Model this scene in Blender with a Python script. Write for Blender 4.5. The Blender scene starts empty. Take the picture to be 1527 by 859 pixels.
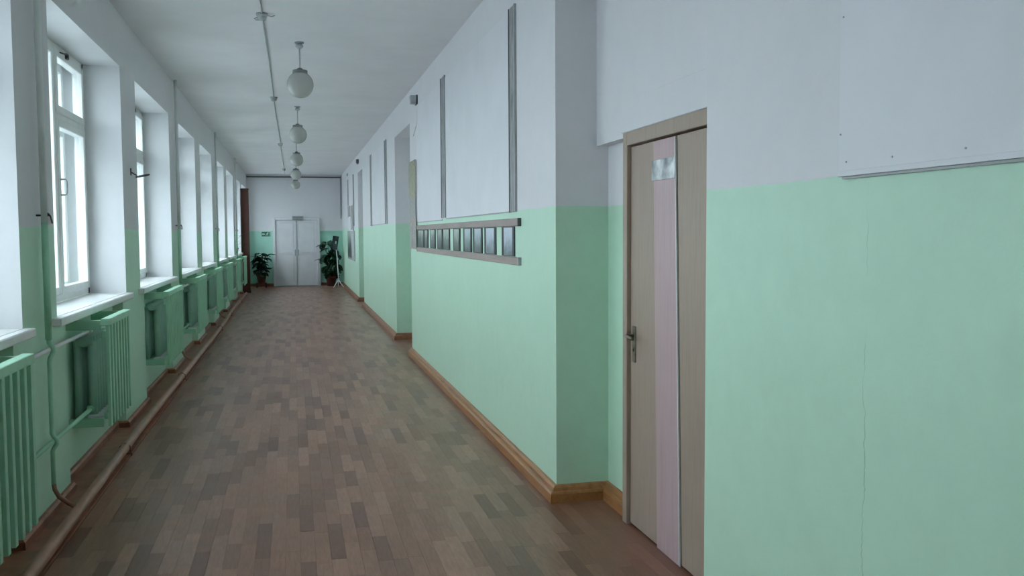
import bpy, bmesh, math, random
from mathutils import Vector, Matrix
random.seed(7)
scene = bpy.context.scene
C = scene.collection
PI = math.pi

# ------------------------------------------------------------------ camera
F_PX, IMG_W, IMG_H = 1380.0, 1527.0, 859.0
cam_d = bpy.data.cameras.new('camera')
cam_d.sensor_fit = 'HORIZONTAL'; cam_d.sensor_width = 36.0
cam_d.lens = F_PX * 36.0 / IMG_W
cam_d.clip_start = 0.05; cam_d.clip_end = 300
cam = bpy.data.objects.new('camera', cam_d); C.objects.link(cam)
EYE = 1.55
AX_R = Vector((0.97325, -0.229674, -0.005846))
AX_U = Vector((0.019256, 0.056186, 0.998235))
AX_B = Vector((-0.22894, -0.971644, 0.059106))
cam.matrix_world = Matrix(((AX_R.x, AX_U.x, AX_B.x, 0), (AX_R.y, AX_U.y, AX_B.y, 0), (AX_R.z, AX_U.z, AX_B.z, EYE), (0, 0, 0, 1)))
scene.camera = cam

# ------------------------------------------------------------------ sky (plain overcast) and exposure
world = bpy.data.worlds.new('overcast_sky'); scene.world = world
world.use_nodes = True
bg = world.node_tree.nodes['Background']
bg.inputs['Color'].default_value = (0.93, 0.935, 1.03, 1)
bg.inputs['Strength'].default_value = 3.0
vs = scene.view_settings
scene.display_settings.display_device = 'sRGB'
vs.view_transform = 'Standard'; vs.look = 'None'; vs.gamma = 1.0; vs.use_curve_mapping = False
vs.exposure = 1.55
cy = scene.cycles
cy.use_denoising = True
cy.max_bounces = 14; cy.diffuse_bounces = 10; cy.transparent_max_bounces = 16
cy.sample_clamp_indirect = 8

# ------------------------------------------------------------------ materials
def new_mat(name):
    m = bpy.data.materials.new(name); m.use_nodes = True
    nt = m.node_tree; b = nt.nodes['Principled BSDF']
    return m, nt, b
def N(nt, kind, **kw):
    n = nt.nodes.new(kind)
    for k, v in kw.items(): setattr(n, k, v)
    return n
def ramp(nt, stops, interp='LINEAR'):
    r = N(nt, 'ShaderNodeValToRGB'); e = r.color_ramp.elements
    r.color_ramp.interpolation = interp
    while len(e) < len(stops): e.new(0.5)
    for i, (p, c) in enumerate(stops):
        e[i].position = p; e[i].color = (c[0], c[1], c[2], 1)
    return r
def noise(nt, scale, detail=3, rough=0.5, vec=None, stretch=None):
    n = N(nt, 'ShaderNodeTexNoise'); n.inputs['Scale'].default_value = scale
    n.inputs['Detail'].default_value = detail; n.inputs['Roughness'].default_value = rough
    if vec is None:
        g = N(nt, 'ShaderNodeNewGeometry'); vec = g.outputs['Position']
    if stretch:
        mp = N(nt, 'ShaderNodeMapping'); mp.inputs['Scale'].default_value = stretch
        nt.links.new(vec, mp.inputs['Vector']); vec = mp.outputs['Vector']
    nt.links.new(vec, n.inputs['Vector'])
    return n
def mth(nt, op, a, b=None, clamp=False):
    n = N(nt, 'ShaderNodeMath', operation=op, use_clamp=clamp)
    for i, v in enumerate((a, b)):
        if v is None: continue
        if isinstance(v, (int, float)): n.inputs[i].default_value = v
        else: nt.links.new(v, n.inputs[i])
    return n.outputs[0]
def mixc(nt, fac, a, b, mode='MIX'):
    n = N(nt, 'ShaderNodeMix', data_type='RGBA', blend_type=mode)
    for s, v in (('Factor', fac), ('A', a), ('B', b)):
        idx = {'Factor': 0, 'A': 6, 'B': 7}[s]
        if isinstance(v, (int, float)): n.inputs[idx].default_value = v
        elif isinstance(v, tuple): n.inputs[idx].default_value = (v[0], v[1], v[2], 1)
        else: nt.links.new(v, n.inputs[idx])
    return n.outputs[2]
def bump(nt, b, height, strength=0.2, dist=0.01):
    bp = N(nt, 'ShaderNodeBump'); bp.inputs['Strength'].default_value = strength; bp.inputs['Distance'].default_value = dist
    nt.links.new(height, bp.inputs['Height']); nt.links.new(bp.outputs['Normal'], b.inputs['Normal'])
def mat_plain(name, col, rough=0.6, var=0.12, scale=14.0, metal=0.0, bmp=0.0, stretch=None, spec=0.5):
    m, nt, b = new_mat(name)
    n = noise(nt, scale, 4, 0.6, stretch=stretch)
    lo = tuple(c * (1 - var) for c in col); hi = tuple(min(1, c * (1 + var)) for c in col)
    r = ramp(nt, [(0.3, lo), (0.7, hi)])
    nt.links.new(n.outputs['Fac'], r.inputs['Fac']); nt.links.new(r.outputs['Color'], b.inputs['Base Color'])
    b.inputs['Roughness'].default_value = rough; b.inputs['Metallic'].default_value = metal
    b.inputs['Specular IOR Level'].default_value = spec
    if bmp: bump(nt, b, n.outputs['Fac'], bmp, 0.004)
    return m

WHITE = (0.71, 0.705, 0.725); GREEN = (0.505, 0.73, 0.57)
def mat_two_tone(name, line_z, crack=False, green=GREEN, white=WHITE):
    """oil paint below, whitewash above, with a hand-painted edge"""
    m, nt, b = new_mat(name)
    g = N(nt, 'ShaderNodeNewGeometry'); sp = N(nt, 'ShaderNodeSeparateXYZ')
    nt.links.new(g.outputs['Position'], sp.inputs[0])
    wob = noise(nt, 1.3, 2, 0.5); wob2 = noise(nt, 22.0, 3, 0.6)
    lz = mth(nt, 'ADD', mth(nt, 'MULTIPLY', mth(nt, 'SUBTRACT', wob.outputs['Fac'], 0.5), 0.05),
             mth(nt, 'MULTIPLY', mth(nt, 'SUBTRACT', wob2.outputs['Fac'], 0.5), 0.012))
    up = mth(nt, 'GREATER_THAN', mth(nt, 'SUBTRACT', sp.outputs['Z'], lz), line_z)
    big = noise(nt, 0.9, 4, 0.6)
    fine = noise(nt, 9.0, 5, 0.65)
    gr = ramp(nt, [(0.25, tuple(c * 0.93 for c in green)), (0.75, tuple(min(1, c * 1.06) for c in green))])
    wr = ramp(nt, [(0.25, tuple(c * 0.95 for c in white)), (0.75, tuple(min(1, c * 1.04) for c in white))])
    f = mth(nt, 'ADD', mth(nt, 'MULTIPLY', big.outputs['Fac'], 0.6), mth(nt, 'MULTIPLY', fine.outputs['Fac'], 0.4))
    nt.links.new(f, gr.inputs['Fac']); nt.links.new(f, wr.inputs['Fac'])
    col = mixc(nt, up, gr.outputs['Color'], wr.outputs['Color'])
    # sparse scuffs and chips
    sc = noise(nt, 5.0, 6, 0.75)
    chip = mth(nt, 'GREATER_THAN', sc.outputs['Fac'], 0.735)
    col = mixc(nt, mth(nt, 'MULTIPLY', chip, 0.35), col, (0.22, 0.27, 0.24))
    if crack:
        cw = noise(nt, 3.0, 5, 0.7, stretch=(0.0, 0.0, 1.0))
        cy_ = mth(nt, 'ADD', mth(nt, 'MULTIPLY', mth(nt, 'SUBTRACT', cw.outputs['Fac'], 0.5), 0.11), 2.135)
        dist = mth(nt, 'ABSOLUTE', mth(nt, 'SUBTRACT', sp.outputs['Y'], cy_))
        gap = noise(nt, 2.2, 4, 0.7)
        wid = mth(nt, 'MULTIPLY', mth(nt, 'SUBTRACT', gap.outputs['Fac'], 0.47, clamp=True), 0.016)
        on = mth(nt, 'MULTIPLY', mth(nt, 'LESS_THAN', dist, wid), mth(nt, 'LESS_THAN', sp.outputs['Z'], 1.69))
        col = mixc(nt, mth(nt, 'MULTIPLY', on, 0.45), col, (0.16, 0.26, 0.2))
    nt.links.new(col, b.inputs['Base Color'])
    rr = mth(nt, 'ADD', mth(nt, 'MULTIPLY', up, 0.40), 0.42)
    nt.links.new(rr, b.inputs['Roughness'])
    b.inputs['Specular IOR Level'].default_value = 0.35
    bump(nt, b, mth(nt, 'ADD', fine.outputs['Fac'], mth(nt, 'MULTIPLY', big.outputs['Fac'], 2.0)), 0.25, 0.006)
    return m

M = {}
M['wall_r'] = mat_two_tone('green_and_white_wall', 1.70, crack=True)
M['wall_l'] = mat_two_tone('green_and_white_window_wall', 1.60)
M['wall_e'] = mat_two_tone('green_and_white_end_wall', 1.66, green=(0.36, 0.64, 0.53))
M['white'] = mat_plain('whitewash', WHITE, 0.85, 0.04, 5, bmp=0.1)
M['reveal'] = mat_plain('white_reveal_paint', (0.69, 0.695, 0.71), 0.7, 0.03, 5, bmp=0.1)
M['ceil'] = mat_plain('ceiling_whitewash', (0.78, 0.775, 0.80), 0.9, 0.04, 1.5, bmp=0.06)
M['frame'] = mat_plain('white_window_enamel', (0.78, 0.80, 0.78), 0.4, 0.05, 8)
M['sill'] = mat_plain('white_sill_enamel', (0.80, 0.81, 0.80), 0.35, 0.05, 6)
M['grn_metal'] = mat_plain('green_enamel', (0.36, 0.66, 0.47), 0.4, 0.06, 10)
M['grn_rad'] = mat_plain('radiator_enamel', (0.33, 0.52, 0.42), 0.45, 0.08, 10)
M['pipe_w'] = mat_plain('white_pipe_enamel', (0.72, 0.76, 0.74), 0.4, 0.05, 10)
M['brown'] = mat_plain('brown_floor_enamel', (0.30, 0.115, 0.062), 0.42, 0.35, 9, bmp=0.15)
M['pipe_b'] = mat_plain('brown_pipe_enamel', (0.34, 0.155, 0.095), 0.35, 0.18, 7)
M['base_far'] = mat_plain('brown_skirting', (0.26, 0.11, 0.06), 0.45, 0.3, 9)
M['rail'] = mat_plain('taupe_laminate_rail', (0.33, 0.27, 0.245), 0.55, 0.12, 12, stretch=(1, .15, 1))
M['batten'] = mat_plain('bare_grey_batten', (0.30, 0.31, 0.31), 0.8, 0.45, 16, stretch=(1, 2, .35), bmp=0.2)
M['board'] = mat_plain('white_hardboard', (0.71, 0.71, 0.74), 0.6, 0.03, 3)
M['dark_edge'] = mat_plain('dark_card_edge', (0.014, 0.02, 0.02), 0.5, 0.2, 20)
M['chrome'] = mat_plain('worn_chrome', (0.55, 0.56, 0.55), 0.3, 0.1, 30, metal=1.0)
M['dark_metal'] = mat_plain('dark_metal', (0.10, 0.10, 0.10), 0.45, 0.2, 30, metal=0.6)
M['bronze'] = mat_plain('worn_bronze', (0.22, 0.19, 0.15), 0.35, 0.25, 40, metal=0.8)
M['grey_plastic'] = mat_plain('grey_plastic', (0.36, 0.38, 0.38), 0.5, 0.08, 20)
M['dark_grey'] = mat_plain('dark_grey_plastic', (0.10, 0.105, 0.11), 0.5, 0.1, 20)
M['cap'] = mat_plain('lamp_cap_enamel', (0.22, 0.23, 0.23), 0.5, 0.1, 20)
M['white_plastic'] = mat_plain('white_plastic', (0.72, 0.74, 0.73), 0.45, 0.05, 20)
M['conduit'] = mat_plain('grey_conduit', (0.42, 0.44, 0.45), 0.5, 0.08, 20)
M['soil'] = mat_plain('potting_soil', (0.04, 0.03, 0.02), 0.9, 0.4, 40)
M['pot'] = mat_plain('brown_clay_pot', (0.14, 0.06, 0.045), 0.6, 0.2, 12)
M['leaf'] = mat_plain('dark_leaf', (0.03, 0.11, 0.055), 0.4, 0.4, 18)
M['leaf2'] = mat_plain('deep_green_leaf', (0.016, 0.06, 0.035), 0.4, 0.4, 18)
M['stem'] = mat_plain('plant_stem', (0.07, 0.10, 0.045), 0.6, 0.2, 18)
M['redbrown'] = mat_plain('red_brown_varnished_board', (0.115, 0.034, 0.022), 0.4, 0.25, 6, stretch=(1, 1, .1))
M['door_white'] = mat_plain('white_door_enamel', (0.70, 0.70, 0.73), 0.4, 0.04, 5)
M['sign_green'] = mat_plain('exit_sign_green', (0.01, 0.14, 0.075), 0.5, 0.1, 10)
M['sign_white'] = mat_plain('exit_sign_white', (0.62, 0.70, 0.66), 0.5, 0.03, 10)
M['ground'] = mat_plain('pale_snowy_ground', (0.45, 0.46, 0.47), 0.9, 0.15, 0.6)

def mat_wood(name, dark, light, rough=0.35, sc=(9, 0.8, 9), knots=True):
    m, nt, b = new_mat(name)
    n = noise(nt, 3.0, 6, 0.65, stretch=sc)
    r = ramp(nt, [(0.2, dark), (0.55, light), (0.85, tuple(c * 0.8 for c in light))])
    nt.links.new(n.outputs['Fac'], r.inputs['Fac']); col = r.outputs['Color']
    if knots:
        k = noise(nt, 6.0, 5, 0.75, stretch=(1, .6, 1))
        kk = mth(nt, 'GREATER_THAN', k.outputs['Fac'], 0.665)
        col = mixc(nt, mth(nt, 'MULTIPLY', kk, 0.75), col, (0.035, 0.016, 0.008))
    nt.links.new(col, b.inputs['Base Color']); b.inputs['Roughness'].default_value = rough
    bump(nt, b, n.outputs['Fac'], 0.15, 0.004)
    return m
M['skirt'] = mat_wood('varnished_pine_skirting', (0.19, 0.075, 0.026), (0.37, 0.165, 0.060))
M['door_tan'] = mat_wood('grey_tan_laminate', (0.295, 0.220, 0.170), (0.37, 0.285, 0.225), 0.45, (25, 25, 1.2), False)
M['door_pink'] = mat_wood('pinkish_laminate', (0.40, 0.275, 0.28), (0.50, 0.36, 0.37), 0.42, (18, 18, .8), False)

# vinyl floor strips; 'tone' is the print colour of each strip
m, nt, b = new_mat('wood_strip_vinyl')
at = N(nt, 'ShaderNodeAttribute', attribute_name='tone')
r = ramp(nt, [(0.0, (0.140, 0.060, 0.036)), (0.25, (0.215, 0.103, 0.066)), (0.5, (0.280, 0.143, 0.093)), (0.75, (0.325, 0.174, 0.118)), (1.0, (0.395, 0.222, 0.157))])
nt.links.new(at.outputs['Fac'], r.inputs['Fac'])
gr = noise(nt, 16, 5, 0.65, stretch=(4.5, .5, 1)); gc = ramp(nt, [(0.25, (0.72, 0.70, 0.68)), (0.75, (1.18, 1.17, 1.16))])
nt.links.new(gr.outputs['Fac'], gc.inputs['Fac'])
blot = noise(nt, 3.5, 4, 0.6); bc = ramp(nt, [(0.3, (0.85, 0.85, 0.85)), (0.7, (1.1, 1.09, 1.08))])
nt.links.new(blot.outputs['Fac'], bc.inputs['Fac'])
col = mixc(nt, 1.0, r.outputs['Color'], gc.outputs['Color'], 'MULTIPLY')
col = mixc(nt, 1.0, col, bc.outputs['Color'], 'MULTIPLY')
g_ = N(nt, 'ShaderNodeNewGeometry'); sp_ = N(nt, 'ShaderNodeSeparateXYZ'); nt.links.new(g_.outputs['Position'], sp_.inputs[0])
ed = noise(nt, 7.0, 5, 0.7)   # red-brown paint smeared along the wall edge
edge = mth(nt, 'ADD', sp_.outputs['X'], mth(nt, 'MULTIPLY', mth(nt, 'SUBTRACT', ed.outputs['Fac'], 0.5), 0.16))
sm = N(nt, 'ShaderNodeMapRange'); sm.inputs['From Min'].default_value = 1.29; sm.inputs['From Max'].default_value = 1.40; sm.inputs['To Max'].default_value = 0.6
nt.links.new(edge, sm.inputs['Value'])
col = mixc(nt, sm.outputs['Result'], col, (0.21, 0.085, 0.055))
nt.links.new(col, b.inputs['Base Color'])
rg = mth(nt, 'ADD', mth(nt, 'MULTIPLY', blot.outputs['Fac'], 0.18), 0.27)
nt.links.new(rg, b.inputs['Roughness']); b.inputs['Specular IOR Level'].default_value = 0.5
wv = noise(nt, 1.6, 3, 0.5)
bump(nt, b, wv.outputs['Fac'], 0.25, 0.01)
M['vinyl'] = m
M['subfloor'] = mat_plain('dark_floor_joint', (0.09, 0.05, 0.035), 0.7, 0.1, 10)

# clear window glass: reflects more at a slant, lets daylight through
m = bpy.data.materials.new('window_glass'); m.use_nodes = True; nt = m.node_tree
nt.nodes.clear()
o = N(nt, 'ShaderNodeOutputMaterial'); mx = N(nt, 'ShaderNodeMixShader'); lw = N(nt, 'ShaderNodeLayerWeight'); lw.inputs['Blend'].default_value = 0.5
p5 = mth(nt, 'POWER', lw.outputs['Facing'], 5.0); frs = mth(nt, 'ADD', mth(nt, 'MULTIPLY', p5, 0.55), 0.03)
tr = N(nt, 'ShaderNodeBsdfTransparent'); tr.inputs['Color'].default_value = (0.90, 0.94, 0.94, 1)
gl = N(nt, 'ShaderNodeBsdfGlossy'); gl.inputs['Roughness'].default_value = 0.03; gl.inputs['Color'].default_value = (0.9, 0.9, 0.9, 1)
nt.links.new(frs, mx.inputs[0]); nt.links.new(tr.outputs[0], mx.inputs[1]); nt.links.new(gl.outputs[0], mx.inputs[2]); nt.links.new(mx.outputs[0], o.inputs[0])
M['glass'] = m
# opal lamp globe
m, nt, b = new_mat('opal_glass')
b.inputs['Base Color'].default_value = (0.50, 0.51, 0.48, 1); b.inputs['Roughness'].default_value = 0.22
b.inputs['Subsurface Weight'].default_value = 0.3; b.inputs['Subsurface Radius'].default_value = (.05, .05, .05)
nn = noise(nt, 40, 2); bump(nt, b, nn.outputs['Fac'], 0.03, 0.002)
M['opal'] = m

def mat_photo(name, kind, seed):
    """flat print: a small landscape"""
    m, nt, b = new_mat(name)
    g = N(nt, 'ShaderNodeTexCoord'); sp = N(nt, 'ShaderNodeSeparateXYZ'); nt.links.new(g.outputs['Generated'], sp.inputs[0])
    n = noise(nt, 4.0 if kind == 'wood' else 3.0, 4, 0.65, vec=g.outputs['Generated'], stretch=(0.01, 2.6 if kind == 'wood' else 1.6, 1.0 if kind != 'wood' else .35))
    n.noise_dimensions = '4D'; n.inputs['W'].default_value = seed * 3.7
    h = mth(nt, 'ADD', sp.outputs['Z'], mth(nt, 'MULTIPLY', mth(nt, 'SUBTRACT', n.outputs['Fac'], 0.5), 1.9 if kind == 'wood' else 1.1))
    if kind == 'sky': st = [(0.05, (0.10, 0.14, 0.15)), (0.3, (0.22, 0.27, 0.32)), (0.55, (0.42, 0.48, 0.56)), (0.9, (0.55, 0.62, 0.70))]
    elif kind == 'lake': st = [(0.1, (0.035, 0.05, 0.05)), (0.35, (0.10, 0.14, 0.14)), (0.6, (0.30, 0.37, 0.40)), (0.9, (0.45, 0.53, 0.57))]
    elif kind == 'field': st = [(0.1, (0.02, 0.05, 0.03)), (0.42, (0.05, 0.11, 0.06)), (0.65, (0.24, 0.33, 0.26)), (0.95, (0.42, 0.50, 0.43))]
    else: st = [(0.30, (0.012, 0.022, 0.018)), (0.55, (0.045, 0.07, 0.05)), (0.70, (0.22, 0.28, 0.23)), (0.95, (0.42, 0.47, 0.42))]
    r = ramp(nt, st); nt.links.new(h, r.inputs['Fac']); nt.links.new(r.outputs['Color'], b.inputs['Base Color'])
    b.inputs['Roughness'].default_value = 0.3
    return m
def mat_sheet(name, cols, scale):
    m, nt, b = new_mat(name)
    g = N(nt, 'ShaderNodeTexCoord')
    n = noise(nt, scale, 3, 0.6, vec=g.outputs['Generated'], stretch=(1, 2.5, 4))
    r = ramp(nt, [(0.3 + 0.4 * i / (len(cols) - 1), c) for i, c in enumerate(cols)])
    nt.links.new(n.outputs['Fac'], r.inputs['Fac']); nt.links.new(r.outputs['Color'], b.inputs['Base Color']); b.inputs['Roughness'].default_value = 0.5
    return m

# ------------------------------------------------------------------ mesh helpers
def box(bm, x0, x1, y0, y1, z0, z1, mi=0, bev=0.0, rot=None):
    vs_ = [bm.verts.new((x, y, z)) for x in (x0, x1) for y in (y0, y1) for z in (z0, z1)]
    idx = ((0, 1, 3, 2), (4, 6, 7, 5), (0, 4, 5, 1), (2, 3, 7, 6), (0, 2, 6, 4), (1, 5, 7, 3))
    fs = [bm.faces.new([vs_[i] for i in f]) for f in idx]
    for f in fs: f.material_index = mi
    if rot:
        bmesh.ops.transform(bm, matrix=rot, verts=vs_)
    if bev:
        es = list({e for f in fs for e in f.edges})
        r = bmesh.ops.bevel(bm, geom=es, offset=bev, segments=1, affect='EDGES', profile=0.5)
        for f in r['faces']: f.material_index = mi
    return fs
def tube(bm, pts, r, n=10, cap=True, mi=0, radii=None):
    pts = [Vector(p) for p in pts]; rings = []
    up = None
    for i, p in enumerate(pts):
        t = (pts[min(i + 1, len(pts) - 1)] - pts[max(i - 1, 0)]).normalized()
        if up is None:
            up = Vector((0, 0, 1)) if abs(t.z) < 0.9 else Vector((0, 1, 0))
        a = t.cross(up).normalized(); bb = a.cross(t).normalized(); up = bb
        rr = radii[i] if radii else r
        rings.append([bm.verts.new(p + (a * math.cos(2 * PI * k / n) + bb * math.sin(2 * PI * k / n)) * rr) for k in range(n)])
    for i in range(len(rings) - 1):
        for k in range(n):
            f = bm.faces.new((rings[i][k], rings[i][(k + 1) % n], rings[i + 1][(k + 1) % n], rings[i + 1][k])); f.smooth = True; f.material_index = mi
    if cap:
        for q in (rings[0][::-1], rings[-1]):
            f = bm.faces.new(q); f.material_index = mi
def lathe(bm, prof, n=24, c=(0, 0, 0), mi=0):
    rings = []
    for r, z in prof:
        rings.append([bm.verts.new((c[0] + r * math.cos(2 * PI * k / n), c[1] + r * math.sin(2 * PI * k / n), c[2] + z)) for k in range(n)] if r > 1e-5 else [bm.verts.new((c[0], c[1], c[2] + z))])
    for a, b_ in zip(rings, rings[1:]):
        for k in range(n):
            k2 = (k + 1) % n
            q = [a[k % len(a)], a[k2 % len(a)], b_[k2 % len(b_)], b_[k % len(b_)]]
            u = []
            for v in q:
                if v not in u: u.append(v)
            if len(u) > 2:
                f = bm.faces.new(u); f.smooth = True; f.material_index = mi
def sweep(bm, path, prof, mi=0, cap=True):
    """profile (offset to the left of travel, z) along a flat path, mitred"""
    P = [Vector(p) for p in path]; rings = []
    for i, p in enumerate(P):
        d0 = (P[i] - P[i - 1]).normalized() if i else None
        d1 = (P[i + 1] - P[i]).normalized() if i < len(P) - 1 else None
        d0 = d0 or d1; d1 = d1 or d0
        n0 = Vector((-d0.y, d0.x)); n1 = Vector((-d1.y, d1.x))
        mtr = (n0 + n1); mtr = mtr / max(0.2, mtr.dot(n0)) if mtr.length > 1e-6 else n0
        rings.append([bm.verts.new((p.x + mtr.x * o_, p.y + mtr.y * o_, z)) for o_, z in prof])
    for a, b_ in zip(rings, rings[1:]):
        for k in range(len(prof) - 1):
            f = bm.faces.new((a[k], b_[k], b_[k + 1], a[k + 1])); f.material_index = mi
    if cap:
        bm.faces.new(rings[0]); bm.faces.new(rings[-1][::-1])
def obj(name, bm, mats, parent=None, smooth=False):
    bmesh.ops.recalc_face_normals(bm, faces=bm.faces[:])
    me = bpy.data.meshes.new(name); bm.to_mesh(me); bm.free()
    for mt in (mats if isinstance(mats, (list, tuple)) else [mats]): me.materials.append(M[mt] if isinstance(mt, str) else mt)
    if smooth:
        for p in me.polygons: p.use_smooth = True
    o_ = bpy.data.objects.new(name, me); C.objects.link(o_)
    if parent: o_.parent = parent
    return o_
def tag(o_, label, cat, group=None, kind=None):
    o_['label'] = label; o_['category'] = cat
    if group: o_['group'] = group
    if kind: o_['kind'] = kind
    return o_
def thing(name, loc, label, cat, group=None, kind=None, rz=0.0):
    o_ = bpy.data.objects.new(name, None); C.objects.link(o_); o_.location = loc; o_.rotation_euler = (0, 0, rz)
    o_.empty_display_size = 0.1
    return tag(o_, label, cat, group, kind)
def bmn(): return bmesh.new()
def boxobj(name, dims, mat, parent=None, bev=0.0):
    bm = bmn(); box(bm, *dims, bev=bev); return obj(name, bm, mat, parent)
def dup(root, loc):
    r_ = root.copy(); C.objects.link(r_); r_.location = loc
    for ch in list(root.children):
        c_ = ch.copy(); C.objects.link(c_); c_.parent = r_
        for g_ in list(ch.children):
            d_ = g_.copy(); C.objects.link(d_); d_.parent = c_
    return r_

# ------------------------------------------------------------------ the setting
XL, XR, ZC, YE, YB = -1.335, 1.455, 3.34, 28.6, -1.9
XO = -1.86                                # outer face of window wall
SILL, HEAD = 1.04, 2.91
PIERS = [(-1.9, 0.60), (2.13, 2.85), (5.08, 5.78), (8.06, 8.78), (11.05, 11.77),  # unseen first pier made wider to dim the right wall near the camera
         (13.85, 14.57), (16.60, 17.32), (19.45, 20.17), (22.30, 23.02), (25.20, 26.00), (28.25, YE)]
WINS = [(PIERS[i][1], PIERS[i + 1][0]) for i in range(len(PIERS) - 1)]
NB = 1                                    # windows behind the camera
NICHE_X = -1.415
XD = 1.77                                 # back of the door recesses
RECS = [(3.105, 5.08), (11.757, 13.546), (19.99, 21.45)]

# ceiling
tag(boxobj('ceiling', (XO, XR + .6, YB - .2, YE + .2, ZC, ZC + .2), 'ceil'), 'long flat whitewashed corridor ceiling', 'ceiling', kind='structure')

# left wall with windows and radiator niches
bm = bmn()
def pier(y0, y1):
    box(bm, XO, XL, y0, y1, 0, SILL, 0)
    for f in box(bm, XO, XL, y0, y1, SILL, HEAD, 0):
        f.normal_update()
        if abs(f.normal.y) > .9: f.material_index = 1
    for f in box(bm, XO, XL, y0, y1, HEAD, ZC, 0): pass
for y0, y1 in PIERS: pier(y0, y1)
NICHES = []
for y0, y1 in WINS:
    n0, n1 = y0 + .19, y1 - .17
    NICHES.append((n0, n1))
    box(bm, XO, XL, y0, n0, 0, SILL, 0); box(bm, XO, XL, n1, y1, 0, SILL, 0)
    box(bm, XO, NICHE_X, n0, n1, 0, SILL, 0)
    for f in box(bm, XO, XL, y0, y1, HEAD, ZC, 0):
        f.normal_update()
        if f.normal.z < -.9: f.material_index = 1
tag(obj('wall_left', bm, ['wall_l', 'reveal']), 'window wall, green below and white above, with radiator niches', 'wall', kind='structure')

# right wall with three door recesses
bm = bmn()
ys = [YB] + [v for r_ in RECS for v in r_] + [YE]
for i in range(0, len(ys), 2): box(bm, XR, XR + .55, ys[i], ys[i + 1], 0, ZC)
for k, (y0, y1) in enumerate(RECS):
    box(bm, XD, XR + .55, y0, y1, 0, ZC)
    if k == 0:
        box(bm, 1.70, XD, y0, y1, 2.045, ZC)
        box(bm, 1.694, 1.70, y0, 4.66, 2.072, 2.235, bev=.002)
    else: box(bm, XR, XD, y0, y1, 2.94, ZC)
tag(obj('wall_right', bm, 'wall_r'), 'long corridor wall, pale green below and white above, with door recesses', 'wall', kind='structure')
tag(boxobj('wall_far', (XO, XR + .55, YE, YE + .2, 0, ZC), 'wall_e'), 'end wall behind the white double door, green and white', 'wall', kind='structure')
tag(boxobj('wall_near', (XO, XR + .55, YB - .2, YB, 0, ZC), 'wall_e'), 'corridor wall behind the camera, green and white', 'wall', kind='structure')

# outdoor ground seen through the windows
tag(boxobj('ground', (-90, XO, -60, 110, -1.3, -1.2), 'ground'), 'pale open ground outside the windows', 'ground', kind='structure')

# floor and its printed strips
floor = tag(boxobj('floor', (XO, XR + .55, YB - .2, YE + .2, -.12, -.004), 'subfloor'), 'brown wood strip vinyl floor of the corridor', 'floor', kind='structure')
def project(p):
    v = Vector(p) - Vector((0, 0, EYE)); zc = -v.dot(AX_B)
    if zc < .1: return None
    return IMG_W / 2 + F_PX * v.dot(AX_R) / zc, IMG_H / 2 - F_PX * v.dot(AX_U) / zc
strips = []
WST = 0.0716
x = -1.14; col_i = 0; tones = [0.12, 0.27, 0.38, 0.46, 0.53, 0.58, 0.64, 0.72, 0.82]
prev = {}
while x < XD - .001:
    x1 = min(x + WST, XD)
    y = YB - random.random() * .4
    cur = []
    while y < YE:
        ln = random.choice((.36, .47, .47, .47, .55, .62)); y1 = min(y + ln, YE)
        t = random.choice(tones)
        while cur and abs(cur[-1][2] - t) < .07: t = random.choice(tones)
        if random.random() < .06:
            for (a, b2, tt) in prev.get('c', []):
                if a <= (y + y1) / 2 <= b2: t = tt
        t = min(1, max(0, t + random.uniform(-.04, .04)))
        cur.append((y, y1, t))
        inside = True
        if x > XR - .02:   # only in the door recesses
            inside = any(y1 > r0 and y < r1 for r0, r1 in RECS)
        if inside:
            ya, yb = y, y1
            if x > XR - .02:
                for r0, r1 in RECS:
                    if y1 > r0 and y < r1: ya, yb = max(y, r0), min(y1, r1)
            strips.append((x, x1, ya, yb, t))
        y = y1
    prev['c'] = cur; x = x1
def strip_geo(bm, s, lay):
    g = .0004; x0, x1, y0, y1, t = s; dz = random.uniform(-.0001, .0001)
    fs = box(bm, x0 + g, x1 - g, y0 + g, y1 - g, -.004, dz)
    for f in fs:
        for v in f.verts: v[lay] = t
vis = []
for i, s in enumerate(strips):
    q = project(((s[0] + s[1]) / 2, (s[2] + s[3]) / 2, 0))
    if q and -10 < q[0] < IMG_W and 0 < q[1] < IMG_H + 25: vis.append(((s[2] + s[3]) / 2, i))
vis.sort(); near = {i for _, i in vis[:300]}
bmr = bmn(); layr = bmr.verts.layers.float.new('tone')
for i, s in enumerate(strips):
    if i in near:
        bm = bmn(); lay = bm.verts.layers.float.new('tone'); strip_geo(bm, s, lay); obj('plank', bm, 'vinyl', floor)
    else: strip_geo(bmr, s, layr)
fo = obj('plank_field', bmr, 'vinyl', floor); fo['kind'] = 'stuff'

# painted floor edge along the window wall
bm = bmn(); box(bm, -1.46, -1.145, YB, YE, -.004, .012)
for n0, n1 in NICHES: pass
tag(obj('trim_1', bm, 'brown'), 'brown painted floor edge under the radiators', 'trim', kind='structure')

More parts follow.
